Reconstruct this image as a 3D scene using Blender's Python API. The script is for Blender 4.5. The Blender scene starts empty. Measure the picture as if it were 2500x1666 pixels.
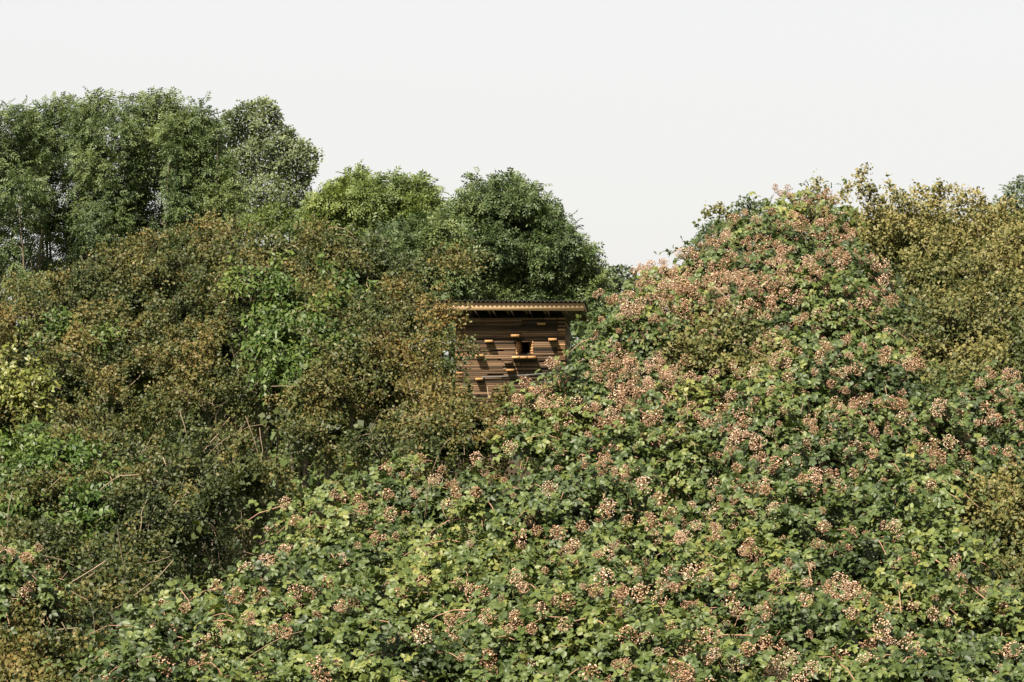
import bpy, math
import numpy as np

rng = np.random.default_rng(7)
scene = bpy.context.scene
COL = scene.collection
R = math.radians

# ------------------------------------------------------------------ camera, sky, sun, exposure
CAM = np.array([0.0, 0.0, 1.7])
FPX = 1250 / math.tan(R(10.0))            # focal length in photo pixels (2500 wide)
PITCH = math.atan(467 / FPX)
cam_d = bpy.data.cameras.new('camera')
cam_d.sensor_width = 36.0
cam_d.lens = 18.0 / math.tan(R(10.0))
cam_d.clip_end = 5000
cam = bpy.data.objects.new('camera', cam_d)
COL.objects.link(cam)
cam.location = CAM
cam.rotation_euler = (R(90) + PITCH, 0, 0)
scene.camera = cam

SUN = np.array([0.46, 0.80, -1.0]); SUN /= np.linalg.norm(SUN)      # the way the light travels
EL = math.asin(-SUN[2]); AZ = math.atan2(-SUN[0], -SUN[1])
world = bpy.data.worlds.new('World'); scene.world = world
world.use_nodes = True
wn = world.node_tree; wn.nodes.clear()
sky = wn.nodes.new('ShaderNodeTexSky'); sky.sky_type = 'NISHITA'; sky.sun_disc = False
sky.sun_elevation = EL; sky.sun_rotation = AZ; sky.dust_density = 6.0; sky.air_density = 1.0; sky.ozone_density = 1.0
veil = wn.nodes.new('ShaderNodeMix'); veil.data_type = 'RGBA'
veil.inputs['Factor'].default_value = 0.88
veil.inputs['B'].default_value = (2.46, 2.39, 2.28, 1)               # thin even high haze that whitens the whole sky
bg = wn.nodes.new('ShaderNodeBackground'); bg.inputs['Strength'].default_value = 0.1
wo = wn.nodes.new('ShaderNodeOutputWorld')
wn.links.new(sky.outputs[0], veil.inputs['A']); wn.links.new(veil.outputs['Result'], bg.inputs['Color'])
wn.links.new(bg.outputs[0], wo.inputs['Surface'])

sun_d = bpy.data.lights.new('sun', 'SUN'); sun_d.energy = 5.0; sun_d.angle = R(0.6); sun_d.color = (1.0, 0.90, 0.74)
sun = bpy.data.objects.new('sun', sun_d); COL.objects.link(sun)
from mathutils import Vector, Matrix
sun.rotation_euler = Vector(SUN).to_track_quat('-Z', 'Y').to_euler()
sun.location = (-20, -20, 60)

vs = scene.view_settings
vs.view_transform = 'Standard'; vs.look = 'None'; vs.exposure = 1.9; vs.gamma = 1.0; vs.use_curve_mapping = False
cy = scene.cycles
cy.max_bounces = 6; cy.diffuse_bounces = 3; cy.glossy_bounces = 2; cy.transmission_bounces = 4; cy.transparent_max_bounces = 4
cy.use_denoising = True

# ------------------------------------------------------------------ helpers
def P(px, py, D):
    """point at forward distance D (metres along +Y) seen at photo pixel px,py"""
    px = np.asarray(px, float); py = np.asarray(py, float); D = np.asarray(D, float)
    u = (px - 1250) / FPX; v = (833 - py) / FPX
    ry = math.cos(PITCH) - v * math.sin(PITCH); rz = math.sin(PITCH) + v * math.cos(PITCH)
    k = D / ry
    return np.stack([CAM[0] + u * k, CAM[1] + ry * k, CAM[2] + rz * k], -1)

def nrm(a):
    return a / np.maximum(np.linalg.norm(a, axis=-1, keepdims=True), 1e-9)

def rdir(n):
    return nrm(rng.normal(size=(n, 3)))

class Noise:
    def __init__(s, wl, seed, n=14):
        g = np.random.default_rng(seed)
        s.k = nrm(g.normal(size=(n, 3))) * (2 * math.pi / (wl * g.uniform(0.6, 1.7, (n, 1))))
        s.p = g.uniform(0, 6.28, n); s.n = n
    def __call__(s, p):
        return np.sin(p @ s.k.T + s.p).sum(-1) / math.sqrt(s.n / 2)      # about unit variance

def inside(poly, x, y):
    poly = np.asarray(poly, float); r = np.zeros(np.shape(x), bool)
    x0, y0 = poly[:, 0], poly[:, 1]; x1, y1 = np.roll(x0, -1), np.roll(y0, -1)
    for a, b, c, d in zip(x0, y0, x1, y1):
        if b == d: continue
        r ^= ((b > y) != (d > y)) & (x < (c - a) * (y - b) / (d - b) + a)
    return r

def lobes(poly, Dfn, spacing, rk=0.8, deep=1.1, seed=0, dj=.25, fringe=0):
    """overlapping rounded masses filling an outline: centres (n,3), radii (n,3) in metres"""
    g = np.random.default_rng(seed)
    p = np.asarray(poly, float); out = []; ang = np.arange(10) / 10 * 6.283
    for sp in (spacing, spacing * 0.55, spacing * 0.33):
        xs = np.arange(p[:, 0].min(), p[:, 0].max(), sp); ys = np.arange(p[:, 1].min(), p[:, 1].max(), sp * 0.9)
        for j, yy in enumerate(ys):
            for xx in xs:
                x = xx + (j % 2) * sp * .5 + g.uniform(-.3, .3) * sp; y = yy + g.uniform(-.3, .3) * sp
                r = sp * rk * g.uniform(.85, 1.2)
                if any((x - a) ** 2 + (y - b) ** 2 < (0.62 * c) ** 2 for a, b, c in out): continue
                if inside(p, x + .85 * r * np.cos(ang), y + .85 * r * np.sin(ang)).all(): out.append((x, y, r))
    for _ in range(fringe):
        k = int(g.integers(len(p))); a, b = p[k], p[(k + 1) % len(p)]; t = g.uniform(); x, y = a * (1 - t) + b * t
        if y < p[:, 1].min() + .6 * np.ptp(p[:, 1]): cx_ = p[:, 0].mean(); r_ = spacing * rk * g.uniform(.22, .5); out.append((x + np.sign(cx_ - x) * r_ * .6, y + r_ * g.uniform(.5, 1.1), r_))
    o = np.array(out); D = np.array([Dfn(a, b) for a, b, _ in out]) + g.uniform(-.12, .12, len(o)) * 0
    rm = o[:, 2] * D / FPX
    D = D + rm * deep * 0.8 + g.normal(size=len(o)) * rm * dj
    C = P(o[:, 0], o[:, 1], D)
    rad = np.stack([rm, rm * deep, rm * g.uniform(.85, 1.05, len(o))], -1)
    return C, rad

def on_lobes(C, rad, n, lo=0.6, hi=1.05, back=0.35, skew=2.0, cover=0.86, up=-2.0):
    """n points in the outer shells of the masses, camera side and top; returns points, outward normals, shell 0..1"""
    ar = (rad[:, 0] * rad[:, 2]); pr = ar / ar.sum(); P_, N_, S_ = [], [], []; got = 0
    for _ in range(40):
        m = int((n - got) * 2.5) + 50
        i = rng.choice(len(C), m, p=pr); d = rdir(m)
        d[:, 1] = np.where(d[:, 1] > back, -d[:, 1], d[:, 1])
        s = 1 - rng.uniform(0, 1, m) ** skew
        f = lo + (hi - lo) * s
        q = C[i] + d * rad[i] * f[:, None]
        keep = d[:, 2] > up
        for a in range(0, m, 4000):
            b = slice(a, a + 4000)
            e = (((q[b, None] - C[None]) / rad[None]) ** 2).sum(-1)
            e[np.arange(e.shape[0]), i[b]] = 9
            keep[b] &= e.min(1) > (cover * f[b]) ** 2
        q, d, s, ii = q[keep], d[keep], s[keep], i[keep]
        P_.append(q); N_.append(nrm(d / rad[ii])); S_.append(s); got += len(q)
        if got >= n: break
    q = np.concatenate(P_)[:n]; return q, np.concatenate(N_)[:n], np.concatenate(S_)[:n]

def hollow_mask(p, H, k=1.0):
    """False for the points that lie in one of the hollows (centre, radii)"""
    m = np.ones(len(p), bool)
    for c, r in H: m &= (((p - c) / (r * k)) ** 2).sum(-1) > 1
    return m

def hollows(C, rad, n, lo, hi, g, manual=()):
    q, nv, _ = on_lobes(C, rad, n, .96, 1.0, -.25, 1.0, .92); out = []
    for c in q:
        r = g.uniform(lo, hi); out.append((c + np.array([0, r * 1.0, -.2 * r]), np.array([r * g.uniform(.9, 1.8), r * 2.2, r * g.uniform(.7, 1.1)])))
    for px, py, D, r in manual:
        rm = r * D / FPX; out.append((P(px, py, D + rm * 1.2), np.array([rm * g.uniform(1.1, 1.6), rm * 2.8, rm])))
    return out

# ------------------------------------------------------------------ mesh building
def link(o, parent=None, base=None):
    COL.objects.link(o)
    if parent is not None: o.parent = parent
    return o

def mesh_np(name, V, F, mat, tint=None):
    """V (n,3); F (m,k) all the same k"""
    me = bpy.data.meshes.new(name); V = np.ascontiguousarray(V, np.float32); F = np.ascontiguousarray(F, np.int32)
    m, k = F.shape
    me.vertices.add(len(V)); me.vertices.foreach_set('co', V.ravel())
    me.loops.add(m * k); me.loops.foreach_set('vertex_index', F.ravel())
    me.polygons.add(m); me.polygons.foreach_set('loop_start', np.arange(0, m * k, k, dtype=np.int32))
    if tint is not None:
        a = me.attributes.new('tint', 'FLOAT', 'POINT'); a.data.foreach_set('value', np.ascontiguousarray(tint, np.float32))
    me.update(calc_edges=True); me.materials.append(mat)
    return me

def frames(nv, tv):
    t = nrm(tv); n = nrm(nv - (nv * t).sum(-1, keepdims=True) * t); s = np.cross(t, n)
    return s, t, n

def leaf_verts(T, pos, nv, tv, sc):
    s, t, n = frames(nv, tv)
    V = pos[:, None] + sc[:, None, None] * (T[None, :, 0:1] * s[:, None] + T[None, :, 1:2] * t[:, None] + T[None, :, 2:3] * n[:, None])
    return V.reshape(-1, 3)

def thin(pos, cell, cap):
    """drop the leaves buried so deep in their own plant that nothing of them can show"""
    rel = pos - CAM; u = np.floor(rel[:, 0] / rel[:, 1] * FPX / cell).astype(np.int64); v = np.floor(rel[:, 2] / rel[:, 1] * FPX / cell).astype(np.int64)
    key = (u - u.min()) * 100000 + (v - v.min()); o = np.lexsort((rel[:, 1] + rng.normal(size=len(u)) * .06, key)); k = key[o]
    first = np.r_[True, k[1:] != k[:-1]]; start = np.maximum.accumulate(np.where(first, np.arange(len(k)), 0))
    m = np.zeros(len(u), bool); m[o] = (np.arange(len(k)) - start) < cap
    return m

def leaves(name, tm, pos, nv, tv, sc, tint, mat, base):
    T, F = tm; n = len(pos); m = len(T)
    V = leaf_verts(T, pos, nv, tv, sc) - base
    FF = (F[None] + (np.arange(n) * m)[:, None, None]).reshape(-1, F.shape[1])
    return mesh_np(name, V, FF, mat, np.repeat(np.clip(tint, 0, 1), m))

def tubes(name, paths, radii, mat, base, sides=4):
    """each path (k,3) with radii (k,) becomes a tapered tube; all in one mesh"""
    Vs, Fs, off = [], [], 0
    a = np.arange(sides) / sides * 6.2832
    for p, r in zip(paths, radii):
        p = np.asarray(p, float); k = len(p); r = np.asarray(r, float)
        t = nrm(np.gradient(p, axis=0)); ref = np.where(np.abs(t[:, 2:3]) > .9, [[1., 0, 0]], [[0, 0, 1.]])
        u = nrm(np.cross(t, ref)); w = np.cross(t, u)
        ring = p[:, None] + r[:, None, None] * (np.cos(a)[None, :, None] * u[:, None] + np.sin(a)[None, :, None] * w[:, None])
        Vs.append(ring.reshape(-1, 3))
        i = np.arange(k - 1)[:, None] * sides; j = np.arange(sides)[None]; jn = (j + 1) % sides
        Fs.append(np.stack([i + j, i + jn, i + sides + jn, i + sides + j], -1).reshape(-1, 4) + off); off += k * sides
    return mesh_np(name, np.concatenate(Vs) - base, np.concatenate(Fs), mat)

def curve(p0, p1, bend, k=6):
    t = np.linspace(0, 1, k)[:, None]
    return p0 * (1 - t) + p1 * t + bend * (4 * t * (1 - t))

def thing(name, label, cat, loc, group=None):
    o = bpy.data.objects.new(name, None); COL.objects.link(o); o.location = loc
    o.empty_display_size = .2
    o['label'] = label; o['category'] = cat
    if group: o['group'] = group
    return o

def part(name, me, parent, stuff=False, label=None):
    o = bpy.data.objects.new(name, me); COL.objects.link(o); o.parent = parent
    if stuff: o['kind'] = 'stuff'
    if label: o['label'] = label
    return o

# ------------------------------------------------------------------ leaf templates (x side, y along, z normal)
def rhomb(w=.55, fold=.12):
    return np.array([[0, 0, 0], [w / 2, .45, fold], [0, 1, -.05], [-w / 2, .45, fold]]), np.array([[0, 1, 2, 3]])

def oval(w=.72, fold=.10, droop=.12):
    T = np.array([[0, 0, 0], [w * .44, .22, fold], [w * .46, .60, fold * .8], [0, 1, -droop],
                  [-w * .46, .60, fold * .8], [-w * .44, .22, fold]])
    return T, np.array([[0, 1, 2, 3], [0, 3, 4, 5]])

def compose(tm, places):
    """places: (origin, yaw in plane, pitch down, scale)"""
    T, F = tm; Vs, Fs = [], []
    for k, (o, yaw, pit, s) in enumerate(places):
        M = np.array(Matrix.Rotation(yaw, 3, 'Z') @ Matrix.Rotation(-pit, 3, 'X'))
        Vs.append(T * s @ M.T + np.array(o)); Fs.append(F + k * len(T))
    return np.concatenate(Vs), np.concatenate(Fs)

BRAMBLE = compose(oval(.78), [((0, .34, 0), 0, .25, .66), ((.03, .28, 0), -1.25, .2, .56), ((-.03, .28, 0), 1.25, .2, .56)])
BRAMBLE5 = compose(oval(.70), [((0, .34, 0), 0, .3, .62), ((.03, .3, 0), -1.0, .2, .54), ((-.03, .3, 0), 1.0, .2, .54),
                               ((.03, .22, 0), -2.0, .15, .42), ((-.03, .22, 0), 2.0, .15, .42)])
pl = []
for k in range(3):
    y = .25 + .25 * k; z = -.35 * y * y
    pl += [((.01, y, z), -1.05, .35, .40), ((-.01, y, z), 1.05, .35, .40)]
pl.append(((0, .82, -.26), 0, .7, .38))
ASH = compose(rhomb(.42, .05), pl)
HAW = rhomb(.80, .14)
NARROW = compose(rhomb(.50, .10), [((0, 0, 0), 0, .3, 1.0)])
ROUND = rhomb(.95, .10)
TET = (np.array([[0, 0, .6], [.55, 0, -.3], [-.28, .48, -.3], [-.28, -.48, -.3]]), np.array([[0, 1, 2], [0, 2, 3], [0, 3, 1], [1, 3, 2]]))
OCT = (np.array([[0, 0, .5], [.5, 0, 0], [0, .5, 0], [-.5, 0, 0], [0, -.5, 0], [0, 0, -.5]]),
       np.array([[0, 1, 2], [0, 2, 3], [0, 3, 4], [0, 4, 1], [5, 2, 1], [5, 3, 2], [5, 4, 3], [5, 1, 4]]))

# ------------------------------------------------------------------ materials
def new_mat(name):
    m = bpy.data.materials.new(name); m.use_nodes = True; nt = m.node_tree; nt.nodes.clear()
    return m, nt, nt.nodes.new('ShaderNodeOutputMaterial')

def ramp(nt, cols, fac):
    r = nt.nodes.new('ShaderNodeValToRGB'); e = r.color_ramp.elements
    while len(e) < len(cols): e.new(.5)
    for i, c in enumerate(cols):
        e[i].position = i / (len(cols) - 1); e[i].color = (*c, 1)
    nt.links.new(fac, r.inputs[0]); return r

def leaf_mat(name, cols, rough=.45, spec=.35, tr=.28, tcol=(1.15, 1.25, .7)):
    m, nt, out = new_mat(name)
    at = nt.nodes.new('ShaderNodeAttribute'); at.attribute_name = 'tint'
    r = ramp(nt, cols, at.outputs['Fac'])
    b = nt.nodes.new('ShaderNodeBsdfPrincipled'); b.inputs['Roughness'].default_value = rough
    b.inputs['Specular IOR Level'].default_value = spec
    nt.links.new(r.outputs[0], b.inputs['Base Color'])
    if tr > 0:
        mul = nt.nodes.new('ShaderNodeMix'); mul.data_type = 'RGBA'; mul.blend_type = 'MULTIPLY'
        mul.inputs['Factor'].default_value = 1; mul.inputs['B'].default_value = (*tcol, 1)
        nt.links.new(r.outputs[0], mul.inputs['A'])
        t = nt.nodes.new('ShaderNodeBsdfTranslucent'); nt.links.new(mul.outputs['Result'], t.inputs['Color'])
        mx = nt.nodes.new('ShaderNodeMixShader'); mx.inputs[0].default_value = tr
        nt.links.new(b.outputs[0], mx.inputs[1]); nt.links.new(t.outputs[0], mx.inputs[2]); nt.links.new(mx.outputs[0], out.inputs[0])
    else:
        nt.links.new(b.outputs[0], out.inputs[0])
    return m

def bark_mat(name, c0, c1, scale=9):
    m, nt, out = new_mat(name)
    tc = nt.nodes.new('ShaderNodeTexCoord'); nz = nt.nodes.new('ShaderNodeTexNoise'); nz.inputs['Scale'].default_value = scale
    nz.inputs['Detail'].default_value = 5
    nt.links.new(tc.outputs['Object'], nz.inputs['Vector'])
    r = ramp(nt, [c0, c1], nz.outputs['Fac']); b = nt.nodes.new('ShaderNodeBsdfPrincipled'); b.inputs['Roughness'].default_value = .8
    nt.links.new(r.outputs[0], b.inputs['Base Color']); nt.links.new(b.outputs[0], out.inputs[0]); return m

M_BRAM = leaf_mat('bramble_leaf', [(.016, .027, .007), (.031, .050, .012), (.054, .076, .018), (.090, .106, .024), (.135, .134, .035)], .52, .3, .2)
M_FLOW = leaf_mat('bramble_blossom', [(.112, .056, .027), (.195, .114, .063), (.285, .182, .114), (.375, .262, .188), (.50, .405, .335)], .85, .08, .2, (1, .9, .8))
M_HAW = leaf_mat('hawthorn_leaf', [(.015, .023, .007), (.030, .040, .010), (.054, .058, .015), (.084, .070, .019), (.112, .078, .022)], .55, .22, .18)
M_HAWY = leaf_mat('hawthorn_yellow_leaf', [(0.0288, 0.0408, 0.012), (0.0552, 0.0624, 0.0192), (0.0888, 0.0864, 0.0264), (0.126, 0.1104, 0.036), (0.168, 0.138, 0.0504)], .55, .22, .2)
M_HAWB = leaf_mat('haw_berry', [(0.0473, 0.0258, 0.0086), (0.086, 0.0464, 0.0138), (0.1247, 0.0654, 0.0181), (0.1548, 0.0791, 0.0224)], .45, .35, 0)
M_HAWBY = leaf_mat('haw_berry_yellow', [(.10, .065, .02), (.15, .105, .028), (.20, .15, .045)], .45, .35, 0)
M_GREEN = leaf_mat('shrub_leaf', [(0.0172, 0.0361, 0.0069), (0.0327, 0.0602, 0.0103), (0.0568, 0.0843, 0.0155), (0.086, 0.1075, 0.0215)], .5, .25, .2)
M_YELLOW = leaf_mat('yellow_shrub_leaf', [(0.045, 0.06, 0.012), (0.0788, 0.0938, 0.0165), (0.1162, 0.1237, 0.024), (0.1575, 0.1575, 0.045)], .45, .35, .22)
M_ASH = leaf_mat('ash_leaf', [(.019, .033, .011), (.036, .057, .017), (.060, .083, .025), (.092, .112, .035)], .55, .25, .2)
M_ASH2 = leaf_mat('light_ash_leaf', [(.032, .050, .013), (.058, .083, .019), (.086, .112, .026), (.112, .135, .033)], .55, .25, .22)
M_POP = leaf_mat('poplar_leaf', [(.050, .068, .031), (.084, .105, .050), (.12, .14, .072), (.16, .175, .10)], .65, .12, .28)
M_WILL = leaf_mat('willow_leaf', [(0.0387, 0.0602, 0.012), (0.055, 0.0774, 0.0146), (0.0731, 0.0946, 0.0189)], .55, .2, .25)
M_PINE = leaf_mat('pine_needle', [(.018, .032, .015), (.033, .050, .021), (.055, .072, .029)], .55, .25, .1)
M_BARK = bark_mat('pale_bark', (.05, .04, .027), (.13, .10, .068))
M_TWIG = bark_mat('twig_bark', (.07, .05, .03), (.20, .15, .095), 14)
M_CANE = bark_mat('cane_bark', (.10, .055, .035), (.26, .15, .09), 12)
M_LCANE = bark_mat('pale_cane', (.07, .05, .028), (.16, .11, .06), 12)
M_DARKBARK = bark_mat('dark_bark', (.045, .036, .026), (.12, .095, .065))

# ------------------------------------------------------------------ ground
m, nt, out = new_mat('meadow_ground')
tc = nt.nodes.new('ShaderNodeTexCoord'); nz = nt.nodes.new('ShaderNodeTexNoise'); nz.inputs['Scale'].default_value = .8; nz.inputs['Detail'].default_value = 8
nt.links.new(tc.outputs['Object'], nz.inputs['Vector'])
r = ramp(nt, [(.035, .05, .018), (.07, .09, .03), (.11, .10, .05)], nz.outputs['Fac'])
b = nt.nodes.new('ShaderNodeBsdfPrincipled'); b.inputs['Roughness'].default_value = .95
nt.links.new(r.outputs[0], b.inputs['Base Color']); nt.links.new(b.outputs[0], out.inputs[0])
n = 60; gx = np.linspace(-900, 900, n); gy = np.concatenate([np.linspace(-60, 140, 40), np.linspace(160, 2500, 20)])
X, Y = np.meshgrid(gx, gy); Z = np.zeros_like(X)
V = np.stack([X, Y, Z], -1).reshape(-1, 3); i = np.arange(n * n).reshape(n, n)
F = np.stack([i[:-1, :-1], i[:-1, 1:], i[1:, 1:], i[1:, :-1]], -1).reshape(-1, 4)
g = bpy.data.objects.new('ground', mesh_np('ground', V, F, m)); COL.objects.link(g); g['kind'] = 'structure'

# ------------------------------------------------------------------ timber hut
HD = 60.0; PXM = FPX / HD
HUT_ROT = R(-4.0)                       # its right-hand side wall just shows
def zz(zx, zy):                          # coordinates read off an enlargement of the hut
    return 1050 + zx / 4.48, 700 + zy / 4.48
hx, hy = zz(877, 345)
h0 = P(hx, hy, HD)                       # middle of the wall's top edge
hut = thing('timber_hut', 'tall hut of stacked weathered timber laths with corrugated roof between the bushes', 'hut', (h0[0], HD, 0))
hut.rotation_euler = (0, 0, HUT_ROT)
TOP = float(h0[2]); WW = (1480 - 275) / 4.48 / PXM; DEP = 2.3
def lx(zx): return (zx - 877) / 4.48 / PXM
def lz(zy): return TOP - (zy - 345) / 4.48 / PXM

def box_mesh(name, x0, x1, y0, y1, z0, z1, mat, bev=.0, rot=None):
    V = np.array([[x, y, z] for z in (z0, z1) for y in (y0, y1) for x in (x0, x1)], float)
    F = np.array([[0, 1, 3, 2], [4, 6, 7, 5], [0, 4, 5, 1], [2, 3, 7, 6], [0, 2, 6, 4], [1, 5, 7, 3]])
    F = F[:, ::-1]
    return mesh_np(name, V, F, mat)

def wood_mat(name, cols, grain=(1, 6, 40), rough=.85, end=False):
    m, nt, out = new_mat(name)
    tc = nt.nodes.new('ShaderNodeTexCoord'); oi = nt.nodes.new('ShaderNodeObjectInfo')
    mp = nt.nodes.new('ShaderNodeMapping'); mp.inputs['Scale'].default_value = grain
    add = nt.nodes.new('ShaderNodeVectorMath'); add.operation = 'ADD'
    cx = nt.nodes.new('ShaderNodeCombineXYZ'); ml = nt.nodes.new('ShaderNodeMath'); ml.operation = 'MULTIPLY'; ml.inputs[1].default_value = 57
    nt.links.new(oi.outputs['Random'], ml.inputs[0]); nt.links.new(ml.outputs[0], cx.inputs[0]); nt.links.new(ml.outputs[0], cx.inputs[2])
    nt.links.new(tc.outputs['Object'], add.inputs[0]); nt.links.new(cx.outputs[0], add.inputs[1])
    nt.links.new(add.outputs[0], mp.inputs['Vector'])
    nz = nt.nodes.new('ShaderNodeTexNoise'); nz.inputs['Scale'].default_value = 2.2; nz.inputs['Detail'].default_value = 6
    nt.links.new(mp.outputs[0], nz.inputs['Vector'])
    mix = nt.nodes.new('ShaderNodeMath'); mix.operation = 'MULTIPLY_ADD'; mix.inputs[1].default_value = .9
    a2 = nt.nodes.new('ShaderNodeMath'); a2.operation = 'MULTIPLY_ADD'; a2.inputs[1].default_value = .8; a2.inputs[2].default_value = -.36
    nt.links.new(nz.outputs['Fac'], a2.inputs[0]); nt.links.new(oi.outputs['Random'], mix.inputs[0]); nt.links.new(a2.outputs[0], mix.inputs[2])
    r = ramp(nt, cols, mix.outputs[0]); b = nt.nodes.new('ShaderNodeBsdfPrincipled'); b.inputs['Roughness'].default_value = rough
    b.inputs['Specular IOR Level'].default_value = .2
    bp = nt.nodes.new('ShaderNodeBump'); bp.inputs['Strength'].default_value = .4; bp.inputs['Distance'].default_value = .01
    nt.links.new(nz.outputs['Fac'], bp.inputs['Height']); nt.links.new(bp.outputs[0], b.inputs['Normal'])
    nt.links.new(r.outputs[0], b.inputs['Base Color']); nt.links.new(b.outputs[0], out.inputs[0]); return m

W_LATH = wood_mat('weathered_lath', [(.009, .0065, .004), (.025, .0155, .0085), (.053, .032, .018), (.090, .055, .031), (.15, .095, .057)])
W_END = wood_mat('sawn_end_grain', [(0.18, 0.092, 0.038), (0.24, 0.135, 0.058), (0.3, 0.18, 0.085)], (4, 4, 8))
W_CORNER = wood_mat('weathered_end_grain', [(.05, .028, .013), (.10, .055, .024), (.17, .095, .042), (.24, .14, .065)], (4, 4, 8))
W_FASC = wood_mat('new_pine_board', [(.21, .14, .080), (.255, .172, .100), (.29, .20, .12)], (.6, 6, 12))
W_DARK = wood_mat('dark_rafter_wood', [(0.025, 0.017, 0.01), (0.045, 0.03, 0.017)])
m, nt, out = new_mat('bitumen_sheet')
b = nt.nodes.new('ShaderNodeBsdfPrincipled'); b.inputs['Base Color'].default_value = (.035, .032, .024, 1); b.inputs['Roughness'].default_value = .75
nt.links.new(b.outputs[0], out.inputs[0]); W_ROOF = m
m, nt, out = new_mat('grey_cable_sheath')
b = nt.nodes.new('ShaderNodeBsdfPrincipled'); b.inputs['Base Color'].default_value = (.045, .05, .055, 1); b.inputs['Roughness'].default_value = .5
nt.links.new(b.outputs[0], out.inputs[0]); W_CABLE = m
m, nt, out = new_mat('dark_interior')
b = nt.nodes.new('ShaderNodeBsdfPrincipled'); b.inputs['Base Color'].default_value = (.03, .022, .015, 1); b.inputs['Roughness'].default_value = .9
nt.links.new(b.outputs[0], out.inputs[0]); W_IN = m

# inner shell with the window hole left open: four slabs round the opening
wx0, wx1, wz0, wz1 = lx(940), lx(1130), lz(752), lz(598)
ZB = TOP - 2.6
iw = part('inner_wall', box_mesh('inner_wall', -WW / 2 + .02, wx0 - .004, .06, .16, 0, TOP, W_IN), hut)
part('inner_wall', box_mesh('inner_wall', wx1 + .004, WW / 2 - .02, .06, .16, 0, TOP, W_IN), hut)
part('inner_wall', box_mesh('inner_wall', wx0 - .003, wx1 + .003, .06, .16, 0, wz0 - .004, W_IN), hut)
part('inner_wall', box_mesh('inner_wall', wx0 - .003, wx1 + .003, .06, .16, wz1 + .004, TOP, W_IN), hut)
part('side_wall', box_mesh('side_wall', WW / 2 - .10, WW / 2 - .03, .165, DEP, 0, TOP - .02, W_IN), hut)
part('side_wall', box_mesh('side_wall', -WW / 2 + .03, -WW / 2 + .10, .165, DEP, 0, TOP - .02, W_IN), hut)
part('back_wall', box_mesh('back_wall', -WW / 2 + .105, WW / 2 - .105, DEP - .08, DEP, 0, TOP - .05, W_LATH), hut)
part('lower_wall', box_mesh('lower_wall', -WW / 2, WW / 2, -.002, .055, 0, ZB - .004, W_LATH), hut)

# the laths of the front wall, course by course, with missing pieces as slots
slots = [(670, 805, 692), (625, 800, 960), (1195, 1262, 826), (1212, 1352, 912), (740, 778, 800), (685, 765, 1125)]
plank_cache = {}
def plank(x0, x1, z0, z1, yo, mat, name='plank', depth=.055):
    L = round((x1 - x0) * 50) / 50 or .02; H = round((z1 - z0) * 500) / 500
    key = (L, H, mat.name, depth)
    if key not in plank_cache:
        b = .003; hL, hH = L / 2 - b * .3, H / 2
        V = []
        for y, ix in ((0, b), (b, 0), (depth, 0)):
            V += [[-hL + ix, y, -hH + ix], [hL - ix, y, -hH + ix], [hL - ix, y, hH - ix], [-hL + ix, y, hH - ix]]
        F = [[0, 1, 2, 3]]
        for a in (0, 4):
            for k in range(4): F.append([a + k, a + 4 + k, a + 4 + (k + 1) % 4, a + (k + 1) % 4])
        plank_cache[key] = mesh_np(name, np.array(V, float), np.array(F), mat)
    o = part(name, plank_cache[key], hut); o.location = ((x0 + x1) / 2, yo, (z0 + z1) / 2); return o
CH = .0385; nrow = int(2.6 / CH); g2 = np.random.default_rng(3)
CW = (1480 - 1398) / 4.48 / PXM
for rw in range(nrow):
    z1 = TOP - rw * CH; z0 = z1 - CH + .0055; zm = (z0 + z1) / 2
    cuts = [(-WW / 2 + (CW + .004 if rw % 2 else 0), WW / 2 - (CW + .004 if rw % 2 == 0 else 0))]
    if wz0 - .005 < zm < wz1 + .005:
        a, b_ = cuts[0]; cuts = [(a, wx0), (wx1, b_)]
    for (sa, sb, sy) in slots:
        if abs(lz(sy) - zm) < CH * .5:
            new = []
            for a, b_ in cuts:
                if lx(sa) > a and lx(sb) < b_: new += [(a, lx(sa)), (lx(sb), b_)]
                else: new.append((a, b_))
            cuts = new
    for a, b_ in cuts:
        x = a
        while x < b_ - .01:
            e = x + g2.uniform(.45, 1.5)
            if b_ - e < .25: e = b_
            plank(x + .002, e - .002, z0, z1, g2.uniform(-.022, .008), W_LATH); x = e
    # ends of the side wall's laths show at the corners
    s = -1 if rw % 2 else 1
    xa = -WW / 2 if s < 0 else WW / 2 - CW
    o = plank(xa, xa + CW, z0, z1, -.012 - g2.uniform(0, .02), W_CORNER if g2.uniform() < .6 else W_LATH, 'lath_end', .07)
for rw in range(33):                     # dark courses of the right-hand side wall
    z1 = TOP - .05 - rw * CH * 2
    part('side_plank', box_mesh('side_plank', WW / 2 - .028, WW / 2 - .006 + g2.uniform(-.006, .006), .075, DEP, z1 - CH * 2 + .005, z1, W_LATH), hut)
# pieces of timber left sticking out of the wall
blocks = [(1177, 1267, 400, 425, .13), (895, 985, 535, 562, .30), (605, 692, 592, 618, .21), (1303, 1393, 578, 605, .27), (500, 590, 750, 775, .22),
          (905, 988, 770, 797, .27), (992, 1078, 772, 796, .255), (1082, 1165, 770, 797, .275), (838, 928, 910, 935, .22), (815, 905, 825, 853, .17),
          (1085, 1172, 1105, 1130, .18), (500, 585, 1005, 1030, .2)]
for k, (a, b_, c, d, pr) in enumerate(blocks):
    mt = W_LATH if k == 9 else W_END
    x0, x1, z0, z1 = lx(a), lx(b_), lz(d), lz(c)
    body = part('projecting_block', box_mesh('projecting_block', x0, x1, -pr + .006, .04, z0, z1, W_LATH), hut)
    part('end_grain', box_mesh('end_grain', x0, x1, -pr, -pr + .0055, z0 + .0005, z1 - .0005, mt), body)
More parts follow.
